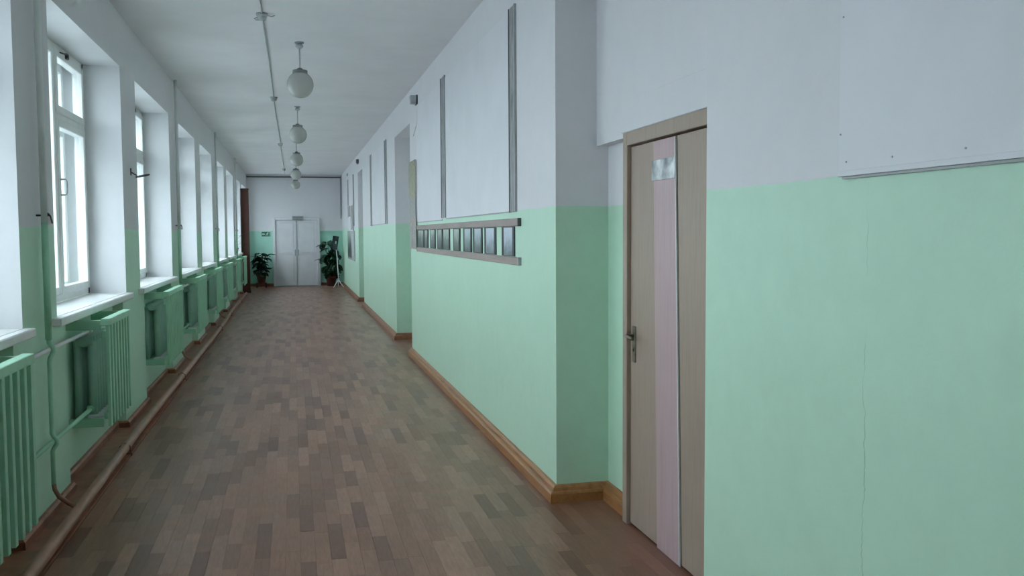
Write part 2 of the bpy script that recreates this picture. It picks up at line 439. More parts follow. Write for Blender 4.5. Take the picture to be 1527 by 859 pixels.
# skirting
PROF = [(0, 0), (.048, 0), (.047, .052), (.040, .062), (.028, .066), (.024, .082), (.014, .095), (0, .098)]
def skirting(name, path, label, mat='skirt', prof=PROF):
    bm = bmn(); sweep(bm, path, prof); return tag(obj(name, bm, mat), label, 'baseboard', kind='structure')
skirting('baseboard_right', [(XR, YB), (XR, 3.105), (XD, 3.105), (XD, 3.14)], 'wooden skirting of the near wall beside the brown door')
skirting('baseboard_right', [(XD, 4.64), (XD, 5.08), (XR, 5.08), (XR, 11.757), (XD, 11.757), (XD, 12.0)], 'varnished wooden skirting under the photo strip')
skirting('baseboard_right', [(XD, 13.3), (XD, 13.546), (XR, 13.546), (XR, 19.99), (XD, 19.99), (XD, 20.15)], 'varnished skirting between the two far door recesses', 'base_far')
skirting('baseboard_right', [(XD, 21.3), (XD, 21.45), (XR, 21.45), (XR, YE - .03)], 'varnished skirting of the last wall stretch by the tripod stand', 'base_far')
PROF2 = [(0, 0), (.03, 0), (.028, .05), (.016, .062), (0, .064)]
pl = []
for (n0, n1) in NICHES:
    pl += [(XL, n0), (NICHE_X, n0), (NICHE_X, n1), (XL, n1)]
path = [(XL, YE - .03)] + pl[::-1] + [(XL, YB)]
skirting('baseboard_left', path, 'dark brown skirting along the window wall and its niches', 'brown', PROF2)
PROF3 = [(0, 0), (.03, 0), (.03, .08), (.015, .095), (0, .095)]
skirting('baseboard_far', [(XR, YE), (.80, YE)], 'brown skirting of the end wall behind the large leafy plant', 'base_far', PROF3)
skirting('baseboard_far', [(-.60, YE), (XL, YE)], 'brown skirting of the end wall behind the dark potted plant', 'base_far', PROF3)

# ------------------------------------------------------------------ windows
def make_window(i, y0, y1, label):
    w = thing('window_%d' % i, (-1.64, (y0 + y1) / 2, SILL), label, 'window', kind='structure')
    h = (y1 - y0) / 2; H_ = HEAD - SILL; zb = .045
    meet = h - .97                          # stile between the wide and the narrow sash
    trans = 1.36                            # transom under the small vent pane
    for nm, xo in (('frame', 0.0), ('outer_frame', -.15)):
        bm = bmn()
        box(bm, xo - .04, xo + .03, -h, -h + .06, zb, H_, bev=.004); box(bm, xo - .04, xo + .03, h - .06, h, zb, H_, bev=.004)
        box(bm, xo - .04, xo + .03, -h, h, zb, zb + .06, bev=.004); box(bm, xo - .04, xo + .03, -h, h, H_ - .05, H_, bev=.004)
        box(bm, xo - .04, xo + .03, meet - .035, meet + .035, zb + .06, H_ - .05, bev=.004)
        box(bm, xo - .04, xo + .03, meet + .035, h - .06, trans - .03, trans + .03, bev=.004)
        obj(nm, bm, 'frame', w)
    def sash(ya, yb, za, zb_):
        bm = bmn(); s = .055
        for xo in (.008, -.142):
            box(bm, xo - .03, xo + .035, ya, ya + s, za, zb_, bev=.005); box(bm, xo - .03, xo + .035, yb - s, yb, za, zb_, bev=.005)
            box(bm, xo - .03, xo + .035, ya + s, yb - s, za, za + s, bev=.005); box(bm, xo - .03, xo + .035, ya + s, yb - s, zb_ - s, zb_, bev=.005)
        so = obj('sash', bm, 'frame', w)
        bm = bmn(); box(bm, .004, .008, ya + s - .005, yb - s + .005, za + s - .005, zb_ - s + .005); obj('pane', bm, 'glass', so)
        bm = bmn(); box(bm, -.146, -.142, ya + s - .005, yb - s + .005, za + s - .005, zb_ - s + .005); obj('pane', bm, 'glass', so)
        return so
    sash(-h + .05, meet - .025, zb + .05, H_ - .04)
    sn = sash(meet + .025, h - .05, zb + .05, trans - .02)
    sv = sash(meet + .025, h - .05, trans + .02, H_ - .04)
    bm = bmn(); yy = meet + .055
    tube(bm, [(.04, yy, .80), (.075, yy, .80), (.085, yy, .815), (.085, yy, .895), (.075, yy, .91), (.04, yy, .91)], .006, 8); obj('handle', bm, 'chrome', sn)
    bm = bmn(); tube(bm, [(.045, yy + .1, H_ - .055), (.06, yy + .28, H_ - .04)], .005, 6); box(bm, .035, .06, yy + .26, yy + .32, H_ - .07, H_ - .03, bev=.004); obj('latch', bm, 'dark_metal', sv)
    # sill board
    bm = bmn(); box(bm, .03, .30, -h + .001, h - .001, 0, .045); box(bm, .30, .355, -h - .12, h + .05, -.004, .043, bev=.006)
    obj('window_sill', bm, 'sill', w)
    return w
ORD = ['nearest window, only its white side and sill end in view', 'window with its vent pane and handle in view, beside the pipe riser',
       'third window along the wall, behind the wire ring bracket', 'fourth window along the wall, just past the second riser', 'fifth window along the corridor wall',
       'sixth window along the corridor wall', 'seventh window along the corridor wall', 'last window before the red-brown post, plant on its sill', 'window hidden behind the red-brown post, lighting the end wall']
for i, (y0, y1) in enumerate(WINS):
    k = i - NB
    make_window(k + 1 if k >= 0 else 10, y0, y1, ORD[k] if k >= 0 else 'window beside the camera, outside the picture')

# ------------------------------------------------------------------ doors
def handle_set(parent, x, y, z, sx, dy, mat='bronze'):
    """back plate with a lever; sx: direction out of the door, dy: lever direction"""
    bm = bmn()
    box(bm, min(x, x + sx * .008), max(x, x + sx * .008), y - .02, y + .02, z - .14, z + .05, bev=.003)
    hp = obj('handle', bm, mat, parent)
    bm = bmn(); tube(bm, [(x + sx * .006, y, z), (x + sx * .045, y, z), (x + sx * .055, y + dy * .012, z), (x + sx * .055, y + dy * .11, z - .004)], .0085, 10); obj('lever', bm, mat, hp)
    bm = bmn(); tube(bm, [(x + sx * .007, y, z - .075), (x + sx * .012, y, z - .075)], .009, 10); obj('keyhole', bm, 'dark_metal', hp)
# door 1: brown laminate pair with a pink filler strip
d1 = thing('door_1', (1.73, 3.9, 0), 'tan laminate door with a pink strip and small silver plate', 'door', kind='structure')
bm = bmn()
for a, b2, z0, z1 in ((.675, .735, 0, 2.07), (-.735, -.675, 0, 2.07), (-.675, .675, 2.0, 2.07)): box(bm, -.035, .04, a, b2, z0, z1, bev=.003)
obj('frame', bm, 'door_tan', d1)
def slab(name, x0, x1, yz, mat, parent):
    bm = bmn(); a = [bm.verts.new((x0, y, z)) for y, z in yz]; b_ = [bm.verts.new((x1, y, z)) for y, z in yz]
    bm.faces.new(a); bm.faces.new(b_[::-1])
    for k in range(4): bm.faces.new((a[k], a[(k + 1) % 4], b_[(k + 1) % 4], b_[k]))
    return obj(name, bm, mat, parent)
ZT, ZB_ = 1.992, .012
GT, GB = .080, .006                        # the leaning gap between the two leaves, top and bottom
la = slab('door_leaf', -.012, .03, [(GB + .006, ZB_), (.672, ZB_), (.672, ZT), (GT + .006, ZT)], 'door_tan', d1)
st = slab('filler_strip', -.017, -.012, [(GB + .014, .002), (GB + .285, .002), (GT + .275, ZT - .002), (GT + .014, ZT - .002)], 'door_pink', la); st['label'] = 'pinkish laminate strip'
slab('edge_strip', -.019, -.012, [(GB + .006, .002), (GB + .014, .002), (GT + .014, ZT - .002), (GT + .006, ZT - .002)], 'white_plastic', la)
slab('door_leaf', -.012, .03, [(-.672, ZB_), (GB - .004, ZB_), (GT - .004, ZT), (-.672, ZT)], 'door_tan', d1)
m, nt, b = new_mat('brushed_foil_plate')
nn = noise(nt, 9, 3, 0.6); rr = ramp(nt, [(0.35, (0.16, 0.17, 0.18)), (0.5, (0.36, 0.38, 0.39)), (0.68, (0.72, 0.73, 0.73))]); nt.links.new(nn.outputs['Fac'], rr.inputs['Fac']); nt.links.new(rr.outputs['Color'], b.inputs['Base Color'])
b.inputs['Metallic'].default_value = 0.6; b.inputs['Roughness'].default_value = 0.4
M['foil'] = m
pp = boxobj('name_plate', (-.022, -.017, .085, .365, 1.800, 1.898), 'foil', la, .001); pp['label'] = 'small silver plate'
handle_set(la, -.012, .612, 1.015, -1, -1)
# far doors, one in each far recess
for k, (y0, y1) in enumerate(RECS[1:]):
    dd = thing('door_%d' % (3 + k), (1.75, (y0 + y1) / 2, 0), ['white door inside the recess beyond the yellowed poster', 'white door inside the farthest recess'][k], 'door', kind='structure')
    h = (y1 - y0) / 2 - .38
    bm = bmn()
    for a, b2, z0, z1 in ((h, h + .07, 0, 2.1), (-h - .07, -h, 0, 2.1), (-h, h, 2.03, 2.1)): box(bm, -.02, .02, a, b2, z0, z1, bev=.003)
    obj('frame', bm, 'door_white', dd)
    lf = boxobj('door_leaf', (-.008, .018, -h + .003, h - .003, .01, 2.027), 'door_white', dd, .002)
    for za, zb_ in ((.15, .95), (1.1, 1.9)): boxobj('panel', (-.014, -.008, -h + .12, h - .12, za, zb_), 'door_white', lf, .004)
    handle_set(lf, -.008, h - .07, 1.02, -1, -1)
# end double door
d2 = thing('door_2', (.105, YE, 0), 'white double door with glazed-over panels in the end wall', 'door', kind='structure')
d2['label'] = 'white wooden double door in the end wall'
bm = bmn()
for a, b2, z0, z1 in ((-.70, -.625, 0, 2.06), (.60, .675, 0, 2.06), (-.625, .60, 1.985, 2.06)): box(bm, a, b2, -.09, 0, z0, z1, bev=.004)
obj('frame', bm, 'door_white', d2)
for s, (a, b2) in enumerate(((-.622, -.012), (-.006, .597))):
    lf = boxobj('door_leaf', (a, b2, -.05, -.005, .015, 1.98), 'door_white', d2, .003)
    for za, zb_ in ((1.03, 1.90), (.12, .95)): boxobj('panel', (a + .09, b2 - .09, -.056, -.05, za, zb_), 'door_white', lf, .004)
    boxobj('rail', (a + .03, b2 - .03, -.066, -.05, .975, 1.0), 'grey_plastic' if s < 0 else 'door_white', lf, .002)
    xh = b2 - .045 if s == 0 else a + .045
    bm = bmn(); tube(bm, [(xh, -.05, 1.08), (xh, -.10, 1.08), (xh, -.105, 1.0), (xh, -.10, .92), (xh, -.05, .92)], .01, 8); obj('handle', bm, 'grey_plastic', lf)
boxobj('meeting_strip', (-.03, .012, -.064, -.05, .02, 1.975), 'conduit', d2, .003)
bm = bmn()
box(bm, -.13, .19, -.125, -.09, 1.965, 2.105, bev=.004)
hp = obj('overdoor_plate', bm, 'grey_plastic', d2); hp['label'] = 'grey plate over the door'
for j in range(2):
    boxobj('marking', (-.10, .16, -.128, -.125, 2.05 - j * .05, 2.068 - j * .05), 'dark_grey', hp)

# ------------------------------------------------------------------ heating
# cast iron section, 2 columns
def section_mesh():
    bm = bmn(); w = .075
    for xo in (-.043, .043):
        tube(bm, [(xo, 0, .03), (xo, 0, .55)], .027, 8)
    for z in (.035, .545):
        tube(bm, [(-.05, 0, z), (.05, 0, z)], .034, 8)
        tube(bm, [(0, -.04, z), (0, .04, z)], .026, 8)
    bmesh.ops.recalc_face_normals(bm, faces=bm.faces[:])
    me = bpy.data.meshes.new('section'); bm.to_mesh(me); bm.free(); me.materials.append(M['grn_rad'])
    return me
SEC = section_mesh()
SCR = [(3.45, 4.56), (6.32, 7.10), (9.21, 10.37), (12.10, 13.22), (15.05, 16.16), (17.70, 18.86), (20.45, 21.58), (23.20, 24.38)]
WORDS = ['first', 'second', 'third', 'fourth', 'fifth', 'sixth', 'seventh', 'eighth']
NEARBY = ['at the picture edge, cut by the frame', 'under the window with the vent pane', 'beside the riser with the bent foot', 'just past the second riser', '', '', '', 'nearest the red-brown post']
XS = -1.175
slat_me = None
for i, (a, b2) in enumerate(SCR):
    yc = (a + b2) / 2; h = (b2 - a) / 2
    ZS = .24 if i == 0 else .325; T = 1.02 - ZS
    rd = thing('radiator', (-1.325, yc, .32), ('green cast iron radiator behind the %s slatted screen' % WORDS[i]) + (' ' + NEARBY[i] if NEARBY[i] and i not in (0,) else ', counted from the camera'), 'radiator', 'radiators under the windows')
    n = int((2 * h - .10) / .082)
    for k in range(n):
        so = bpy.data.objects.new('section', SEC); C.objects.link(so); so.parent = rd; so.location = (0, (k - (n - 1) / 2) * .082, 0)
    for z in (.06, .52):
        for sy in (-1, 1):
            bm = bmn(); tube(bm, [(-.085, sy * h * .6, z), (.0, sy * h * .6, z)], .008, 6); obj('wall_bracket', bm, 'grn_rad', rd)
    sc_ = thing('radiator_screen', (XS, yc, ZS), ('green slatted radiator screen, %s along the window wall' % WORDS[i]) + (', ' + NEARBY[i] if NEARBY[i] and i in (1, 3, 7) else ''), 'screen', 'slatted radiator screens')
    boxobj('top_rail', (-.03, .022, -h, h, T - .045, T), 'grn_metal', sc_, .003)
    boxobj('bottom_rail', (-.026, -.004, -h, h, .05, .09), 'grn_metal', sc_, .002)
    boxobj('bottom_rail', (-.026, -.004, -h, h, T - .12, T - .08), 'grn_metal', sc_, .002)
    ns = max(8, round(2 * h / .105)); pitch = (2 * h - .05) / (ns - 1)
    if slat_me is None or i == 1:
        bm = bmn(); box(bm, -.004, .016, -.019, .019, 0, T - .045, bev=.002); bmesh.ops.recalc_face_normals(bm, faces=bm.faces[:])
        slat_me = bpy.data.meshes.new('slat'); bm.to_mesh(slat_me); bm.free(); slat_me.materials.append(M['grn_metal'])
    for k in range(ns):
        so = bpy.data.objects.new('slat', slat_me); C.objects.link(so); so.parent = sc_; so.location = (0, -h + .025 + k * pitch, 0)
    for s in (-1, 1):
        ya, yb = (-h, -h + .022) if s < 0 else (h - .022, h)
        boxobj('side_rail', (-.238, -.03, ya, yb, T - .07, T - .01), 'grn_metal', sc_, .002)
        boxobj('side_rail', (-.238, -.03, ya, yb, .0, .055), 'grn_metal', sc_, .002)
    boxobj('bottom_board', (-.13, -.03, -h + .03, h - .03, .055, .07), 'sill', sc_, .002)

# risers with their branches
RIS = [(5.41, 0), (11.43, 2), (17.05, 4), (22.75, 6)]
for j, (y, wi) in enumerate(RIS):
    rt_ = thing('heating_riser', (-1.295, y, 0), ['vertical heating pipe on the nearest pier, with branches to two radiators', 'heating riser on the pier past the third window, bent foot on floor pipe',
                'slim heating riser on the fourth pier in view', 'farthest heating riser, by the last window'][j], 'pipe', 'heating risers')
    bm = bmn(); tube(bm, [(0, 0, 1.62), (0, 0, ZC)], .018, 10); obj('upper_pipe', bm, 'pipe_w', rt_)
    bm = bmn(); tube(bm, [(0, 0, .99), (0, 0, 1.62)], .018, 10)
    tube(bm, [(0, 0, 1.0), (.0, .0, .975), (.022, 0, .945), (.022, 0, .925), (.004, 0, .89), (0, .0, .87), (0, 0, .48), (.006, 0, .465), (.024, 0, .442), (.024, 0, .422), (.006, 0, .395), (0, 0, .38), (.0, .0, .20)], .0125, 10)
    obj('lower_pipe', bm, 'grn_metal', rt_)
    bm = bmn(); tube(bm, [(0, 0, .205), (.004, 0, .17), (.025, -.005, .13), (.07, -.012, .095), (.105, -.018, .075)], .0125, 10); obj('foot', bm, 'pipe_b', rt_)
    ya, yb = SCR[wi][1] - .06 - y, SCR[wi + 1][0] + .10 - y
    for z, nm in ((.935, 'supply_branch'), (.432, 'return_branch')):
        bm = bmn()
        tube(bm, [(0, ya - .04, z), (0, yb * .5, z), (0, yb, z), (-.03, yb + .05, z)], .0125, 8)
        br = obj(nm, bm, 'pipe_w' if z > .9 else 'grn_metal', rt_)
        bm = bmn(); tube(bm, [(0, yb - .05, z), (0, yb + .015, z)], .022, 8)
        if z > .9: tube(bm, [(0, yb - .02, z + .015), (0, yb - .02, z + .05)], .008, 8); tube(bm, [(0, yb - .02, z + .045), (0, yb - .02, z + .065)], .02, 8)
        obj('valve', bm, 'pipe_w' if z > .9 else 'grn_metal', br)
    bm = bmn(); tube(bm, [(-.04, .0, 1.66), (0.03, 0, 1.66)], .006, 6); tube(bm, [(.026, -.035, 1.67), (.03, .0, 1.655), (.026, .05, 1.62)], .005, 6); obj('pipe_clip', bm, 'dark_metal', rt_)
fp = thing('floor_pipe', (-1.175, 0, 0), 'long brown heating pipe lying along the floor below the radiators', 'pipe')
bm = bmn(); pts = []
y = YB + .05
while y < 25.1:
    pts.append((math.sin(y * .55) * .012 - max(0, y - 9) * .002, y, .052 + math.sin(y * 1.1) * .004)); y += .6
tube(bm, pts, .031, 14); obj('pipe_run', bm, 'pipe_b', fp)
for y in (0.5, 6.9, 10.35, 15.6, 18.3, 21.9):
    k = math.sin(y * .55) * .012 - max(0, y - 9) * .002
    bm = bmn(); box(bm, k - .045, k + .05, y - .018, y + .018, .0, .024, bev=.003); tube(bm, [(k - .036, y, .02), (k - .034, y, .065), (k, y, .088), (k + .034, y, .065), (k + .036, y, .02)], .005, 6); obj('pipe_bracket', bm, 'pipe_b', fp)

# ------------------------------------------------------------------ ceiling things
def make_lamp(label):
    t = thing('globe_lamp', (.09, 0, 0), label, 'lamp', 'globe pendants in a row along the ceiling')
    bm = bmn(); lathe(bm, [(0, ZC), (.042, ZC), (.042, ZC - .010), (.020, ZC - .016), (0, ZC - .016)], 20); obj('ceiling_plate', bm, 'cap', t)
    bm = bmn(); lathe(bm, [(0, ZC - .014), (.016, ZC - .016), (.034, ZC - .030), (.034, ZC - .044), (.014, ZC - .062), (0, ZC - .062)], 20); obj('ceiling_cup', bm, 'conduit', t)
    bm = bmn(); tube(bm, [(0, 0, ZC - .05), (0, 0, 3.08)], .007, 8); obj('rod', bm, 'conduit', t)
    bm = bmn(); lathe(bm, [(0, 3.10), (.02, 3.10), (.03, 3.085), (.068, 3.08), (.070, 3.055), (.064, 3.05), (0, 3.05)], 24); obj('globe_cap', bm, 'cap', t)
    bm = bmn(); R_ = .123; zc = 2.947; pr = []
    for k in range(25):
        th = math.radians(30) + (PI - math.radians(30)) * k / 24
        pr.append((R_ * math.sin(th) if k < 24 else 0, R_ * math.cos(th)))
    lathe(bm, pr, 40, (0, 0, zc)); obj('globe', bm, 'opal', t)
    return t
LL = ['nearest and largest white glass globe lamp on a rod', 'second white globe lamp from the camera', 'third white globe lamp, midway along the corridor', 'fourth white globe lamp, near the end wall', 'farthest white globe lamp, in front of the end wall']
lamp0 = make_lamp(LL[0])
for k, y in enumerate((8.97, 13.44, 17.91, 22.38, 26.85)):
    o_ = lamp0 if k == 0 else dup(lamp0, (0, 0, 0))
    o_.location = (.09, y, 0); o_['label'] = LL[k]
cd = thing('ceiling_cable', (-.213, 0, ZC), 'thin grey cable running along the ceiling between detectors', 'cable')
bm = bmn(); tube(bm, [(math.sin(y * .8) * .004, y, -.009) for y in [YB + .1 + .7 * k for k in range(44)]], .0065, 8); obj('cable_run', bm, 'conduit', cd)
DET = [(7.88, 'nearest small ceiling detector, with loose wires, on the cable'), (12.58, 'second small ceiling detector along the cable'), (18.9, 'third small ceiling detector along the cable'), (26.15, 'farthest small ceiling detector, near the end wall')]
for k, (y, lb) in enumerate(DET):
    t = thing('smoke_detector', (-.213, y, ZC), lb, 'detector', 'detectors on the ceiling cable')
    bm = bmn(); lathe(bm, [(0, 0), (.047, 0), (.047, -.018), (.04, -.025), (0, -.025)], 20); obj('base', bm, 'conduit', t)
    bm = bmn(); lathe(bm, [(0.038, -.022), (.036, -.045), (.022, -.055), (0, -.056)], 20); obj('sensor_dome', bm, 'conduit', t)
    if k == 0:
        bm = bmn(); tube(bm, [(.04, .0, -.012), (.075, .01, -.02), (.10, .03, -.006)], .004, 6); tube(bm, [(-.03, 0, -.03), (-.06, -.01, -.045), (-.05, .02, -.05), (-.02, .02, -.05)], .004, 6); obj('wire', bm, 'conduit', t)

# ------------------------------------------------------------------ right wall things
e = XR
BT = [(6.03, 6.17, 1.693, 3.057, 'wide bare grey batten strip nearest the door, above the photo strip'), (8.94, 9.15, 1.705, 3.075, 'bare grey batten between the two near white boards'),
      (14.74, 14.96, 1.709, 3.036, 'dark batten just past the middle door recess'), (17.56, 17.80, 1.703, 3.036, 'dark batten midway between the two far recesses'),
      (22.86, 23.06, 1.75, 3.0, 'dark batten above the far picture board'), (25.05, 25.3, 1.75, 3.0, 'farthest dark batten near the end wall')]
for a, b2, z0, z1, lb in BT:
    bm = bmn(); box(bm, e - .012, e, a, b2, z0, z1, bev=.002)
    tt = thing('batten', (0, 0, 0), lb, 'batten', 'vertical battens on the wall'); tt.location = (e, a, z0)
    bm2 = bm; bmesh.ops.translate(bm2, verts=bm2.verts[:], vec=(-e, -a, -z0)); obj('strip', bm2, 'batten', tt)
    bm = bmn(); box(bm, -.016, 0, -.022, 0, 0, z1 - z0); obj('edge_bead', bm, 'grey_plastic', tt)
    bm = bmn(); box(bm, -.016, 0, b2 - a, b2 - a + .014, .0, z1 - z0); obj('edge_bead', bm, 'dark_grey', tt)
for a, b2, z0, z1, lb in ((6.19, 8.91, 1.70, 3.05, 'blank white wall board above the photo strip'), (9.17, 11.06, 1.69, 3.05, 'narrower blank white board beside the yellowed poster'),
                          (14.98, 17.54, 1.72, 3.03, 'blank white board between the two far battens'), (23.08, 25.02, 1.74, 2.98, 'small blank white board above the far picture board')):
    t = thing('wall_board', (e, a, z0), lb, 'board', 'blank white boards on the wall')
    boxobj('panel', (-.007, 0, 0, b2 - a, 0, z1 - z0), 'board', t, .001)
    boxobj('edge_strip', (-.011, 0, 0, b2 - a, -.009, 0), 'grey_plastic', t)
# two rails of the photo strip
for z0, lb in ((1.597, 'upper taupe rail above the row of photos'), (1.338, 'lower taupe rail below the row of photos')):
    t = thing('photo_rail', (e, 5.9, z0), lb, 'rail', 'rails of the photo strip')
    boxobj('rail', (-.022, 0, .02, 5.16, 0, .052), 'rail', t, .003)
    boxobj('end_cap', (-.024, 0, 0, .02, -.001, .053), 'grey_plastic' if z0 < 1.5 else 'dark_grey', t, .002)
PH = [(10.51, 11.02, 'wood'), (10.18, 10.49, 'wood'), (9.65, 10.02, 'wood'), (9.17, 9.51, 'wood'), (8.73, 9.14, 'field'), (8.17, 8.52, 'field'), (7.62, 8.00, 'lake'), (7.17, 7.55, 'lake'), (6.66, 7.08, 'sky'), (6.07, 6.46, 'sky')]
PLB = ['dark landscape photo at the far end of the strip, by the poster', 'narrow dark woodland photo, second from the poster', 'dark woodland photo, third from the poster', 'dark woodland photo, fourth from the poster',
       'grey-green photo touching its dark neighbour, midway along the strip', 'pale field photo with a green lower part, mid strip', 'grey lake photo, fourth from the door end', 'light blue photo, third from the door end',
       'pale sky photo with thick dark edges, second from the door end', 'pale blue photo nearest the door end of the strip']
for k, (a, b2, kd) in enumerate(PH):
    t = thing('photo', (e, a, 1.392), PLB[k], 'photo', 'row of landscape photos')
    dz = random.uniform(-.002, .002); hgt = .203
    boxobj('mount', (-.007, 0, 0, b2 - a, 0, hgt), 'dark_edge', t, .001)
    m_ = mat_photo('photo_print', kd, k + 1)
    mg0 = .055 if kd == 'sky' else .045; mg1 = .075 if kd in ('sky', 'lake') else .05
    boxobj('print', (-.0085, -.007, mg0, b2 - a - mg1, .006, hgt - .006), m_, t)
# yellowed poster by the recess corner
t = thing('poster', (e, 11.10, 1.365), 'tall narrow yellowed poster at the recess corner beside the photo strip', 'poster')
M['p1'] = mat_sheet('olive_sheet', [(0.20, 0.21, 0.14), (0.30, 0.30, 0.19), (0.36, 0.36, 0.26)], 3)
M['p2'] = mat_sheet('grey_sheet', [(0.17, 0.18, 0.18), (0.28, 0.29, 0.28), (0.36, 0.36, 0.34)], 4)
M['p3'] = mat_sheet('taupe_sheet', [(0.20, 0.18, 0.155), (0.33, 0.30, 0.27), (0.42, 0.39, 0.36)], 4)
boxobj('backing', (-.018, -.008, 0, .655, 0, 1.07), 'board', t, .002)
boxobj('upper_sheet', (-.024, -.018, .0, .62, .62, 1.075), 'p1', t); boxobj('middle_sheet', (-.024, -.018, .0, .60, .40, .62), 'p2', t); boxobj('lower_sheet', (-.024, -.018, -.02, .60, 0, .40), 'p3', t)
for z in (.03, .17): boxobj('small_picture', (-.026, -.024, .30, .55, z, z + .10), 'p2', t)
# far picture boards
t = thing('picture_board', (e, 22.75, .89), 'tall grey picture board on the green wall near the tripod stand', 'board')
boxobj('backing', (-.015, 0, 0, 2.9, 0, .74), 'grey_plastic', t, .002)
boxobj('picture', (-.019, -.015, 1.2, 2.75, .05, .72), mat_photo('far_print', 'wood', 21), t)
boxobj('picture', (-.019, -.015, .1, 1.1, .12, .68), 'conduit', t)
t = thing('notice_sheets', (e - .013, 23.1, 1.66), 'cluster of notice sheets above the far grey picture board', 'notices')
boxobj('sheet', (-.02, -.014, .0, .75, .0, .60), 'p2', t); boxobj('sheet', (-.02, -.014, .85, 1.9, .05, .30), 'board', t); boxobj('sheet', (-.02, -.014, .95, 1.75, .34, .62), 'p3', t); boxobj('backing', (-.014, 0, -.03, 1.92, -.03, .64), 'board', t)
# loudspeaker and sensors
t = thing('wall_speaker', (e, 11.0, 3.06), 'small grey loudspeaker high on the wall above the poster', 'speaker')
bm = bmn(); vs_ = [(-.02, -.05, .02), (-.02, .08, .02), (-.075, .08, .025), (-.075, -.05, .025), (-.02, -.05, .115), (-.02, .08, .115), (-.085, .08, .115), (-.085, -.05, .115)]
vv = [bm.verts.new(v) for v in vs_]
for q in ((0, 1, 2, 3), (4, 7, 6, 5), (0, 3, 7, 4), (1, 5, 6, 2), (2, 6, 7, 3), (0, 4, 5, 1)): bm.faces.new([vv[k] for k in q])
obj('cabinet', bm, 'conduit', t)
boxobj('bracket', (-.02, 0, -.055, .085, .012, .122), 'dark_grey', t, .004)
bm = bmn(); tube(bm, [(-.006, 0, -.01), (-.006, .02, -.2), (-.006, .35, -.32)], .004, 6); obj('wire', bm, 'white_plastic', t)
t = thing('motion_sensor', (e, 21.0, 3.13), 'tiny dark sensor high above the farthest recess', 'sensor')
bm = bmn(); box(bm, -.06, 0, 0, .08, 0, .09, bev=.01); obj('body', bm, 'dark_grey', t); bm = bmn(); lathe(bm, [(0, 0), (.025, 0), (.02, -.02), (0, -.025)], 12, (-.03, .04, 0)); obj('lens', bm, 'grey_plastic', t)
t = thing('junction_box', (e, 25.3, 3.11), 'tiny pale junction box near the far ceiling corner', 'box')
boxobj('body', (-.03, 0, 0, .12, 0, .07), 'conduit', t, .004); boxobj('lid', (-.035, -.03, .01, .11, .01, .06), 'white_plastic', t, .002)
# big white panel by the camera
t = thing('wall_panel', (e, -.2, 1.70), 'large white screwed-on panel on the near wall above the green paint', 'panel')
boxobj('sheet', (-.012, 0, 0, 2.455, 0, 1.25), 'board', t, .0015)
boxobj('bottom_bead', (-.0145, 0, 0, 2.455, -.003, .012), 'board', t, .001)
boxobj('shadow_strip', (-.010, 0, 0, 2.44, -.010, -.004), 'grey_plastic', t)
for y, z in ((2.239, 2.121), (2.245, 1.81), (2.217, 1.735), (2.022, 1.733), (1.764, 1.731), (1.5, 1.73), (2.24, 2.45), (2.24, 2.75)):
    bm = bmn(); tube(bm, [(-.0125, 0, 0), (-.0145, 0, 0)], .0028, 8); s = obj('screw', bm, 'grey_plastic', t); s.location = (0, y + .2, z - 1.70)

# ------------------------------------------------------------------ window wall things
t = thing('ring_bracket', (XL, 8.44, 2.06), 'thin wire ring bracket on the pier before the third window', 'bracket')
bm = bmn(); tube(bm, [(0, 0, .03), (.03, -.01, .01), (.05, -.02, 0)], .005, 6); box(bm, -.003, .006, -.02, .02, 0, .06, bev=.001); obj('arm', bm, 'dark_metal', t)
bm = bmn(); tube(bm, [(.10 + .055 * math.cos(k * PI / 10), -.03 + .055 * math.sin(k * PI / 10), -.005 + .012 * math.cos(k * PI / 10)) for k in range(21)], .005, 6, cap=False); obj('ring', bm, 'dark_metal', t)
# red-brown post
t = thing('wooden_post', (XL, 25.55, 0), 'tall red-brown wooden post standing against the window wall near the end', 'post')
boxobj('post_board', (0, .20, -.06, .06, 0, 2.74), 'redbrown', t, .006); boxobj('cap', (0, .212, -.07, .07, 2.74, 2.77), 'redbrown', t, .004); boxobj('foot', (0, .215, -.07, .07, 0, .09), 'redbrown', t, .004)
boxobj('edge_moulding', (.175, .205, -.068, -.06, .09, 2.74), 'redbrown', t, .002)

# ------------------------------------------------------------------ end wall things
t = thing('cable_duct', (0, YE - .002, 3.265), 'thin dark cable duct across the top of the end wall', 'duct')
boxobj('horizontal_run', (-1.32, 1.43, -.03, 0, -.018, .018), 'dark_grey', t, .003); boxobj('vertical_run', (1.405, 1.43, -.03, 0, -1.25, -.018), 'grey_plastic', t, .003)
t = thing('exit_sign', (-.79, YE, 1.565), 'green emergency exit sign beside the double door', 'sign')
boxobj('plate', (-.135, .135, -.012, 0, -.075, .075), 'sign_white', t, .002)
boxobj('field', (-.128, .128, -.0135, -.012, -.069, .069), 'sign_green', t)
bm = bmn()   # running figure, arrow and doorway
def poly(pts):
    a = [bm.verts.new((x, -.0150, z)) for x, z in pts]; b_ = [bm.verts.new((x, -.0135, z)) for x, z in pts]
    bm.faces.new(a); bm.faces.new(b_[::-1])
    for k in range(len(a)): bm.faces.new((a[k], a[(k + 1) % len(a)], b_[(k + 1) % len(a)], b_[k]))
def limb(x0, z0, x1, z1, w):
    d_ = Vector((x1 - x0, z1 - z0)).normalized(); n_ = Vector((-d_.y, d_.x)) * w / 2
    poly([(x0 + n_.x, z0 + n_.y), (x0 - n_.x, z0 - n_.y), (x1 - n_.x, z1 - n_.y), (x1 + n_.x, z1 + n_.y)])
poly([(.055 + .012 * math.cos(k * PI / 4), .045 + .012 * math.sin(k * PI / 4)) for k in range(8)])
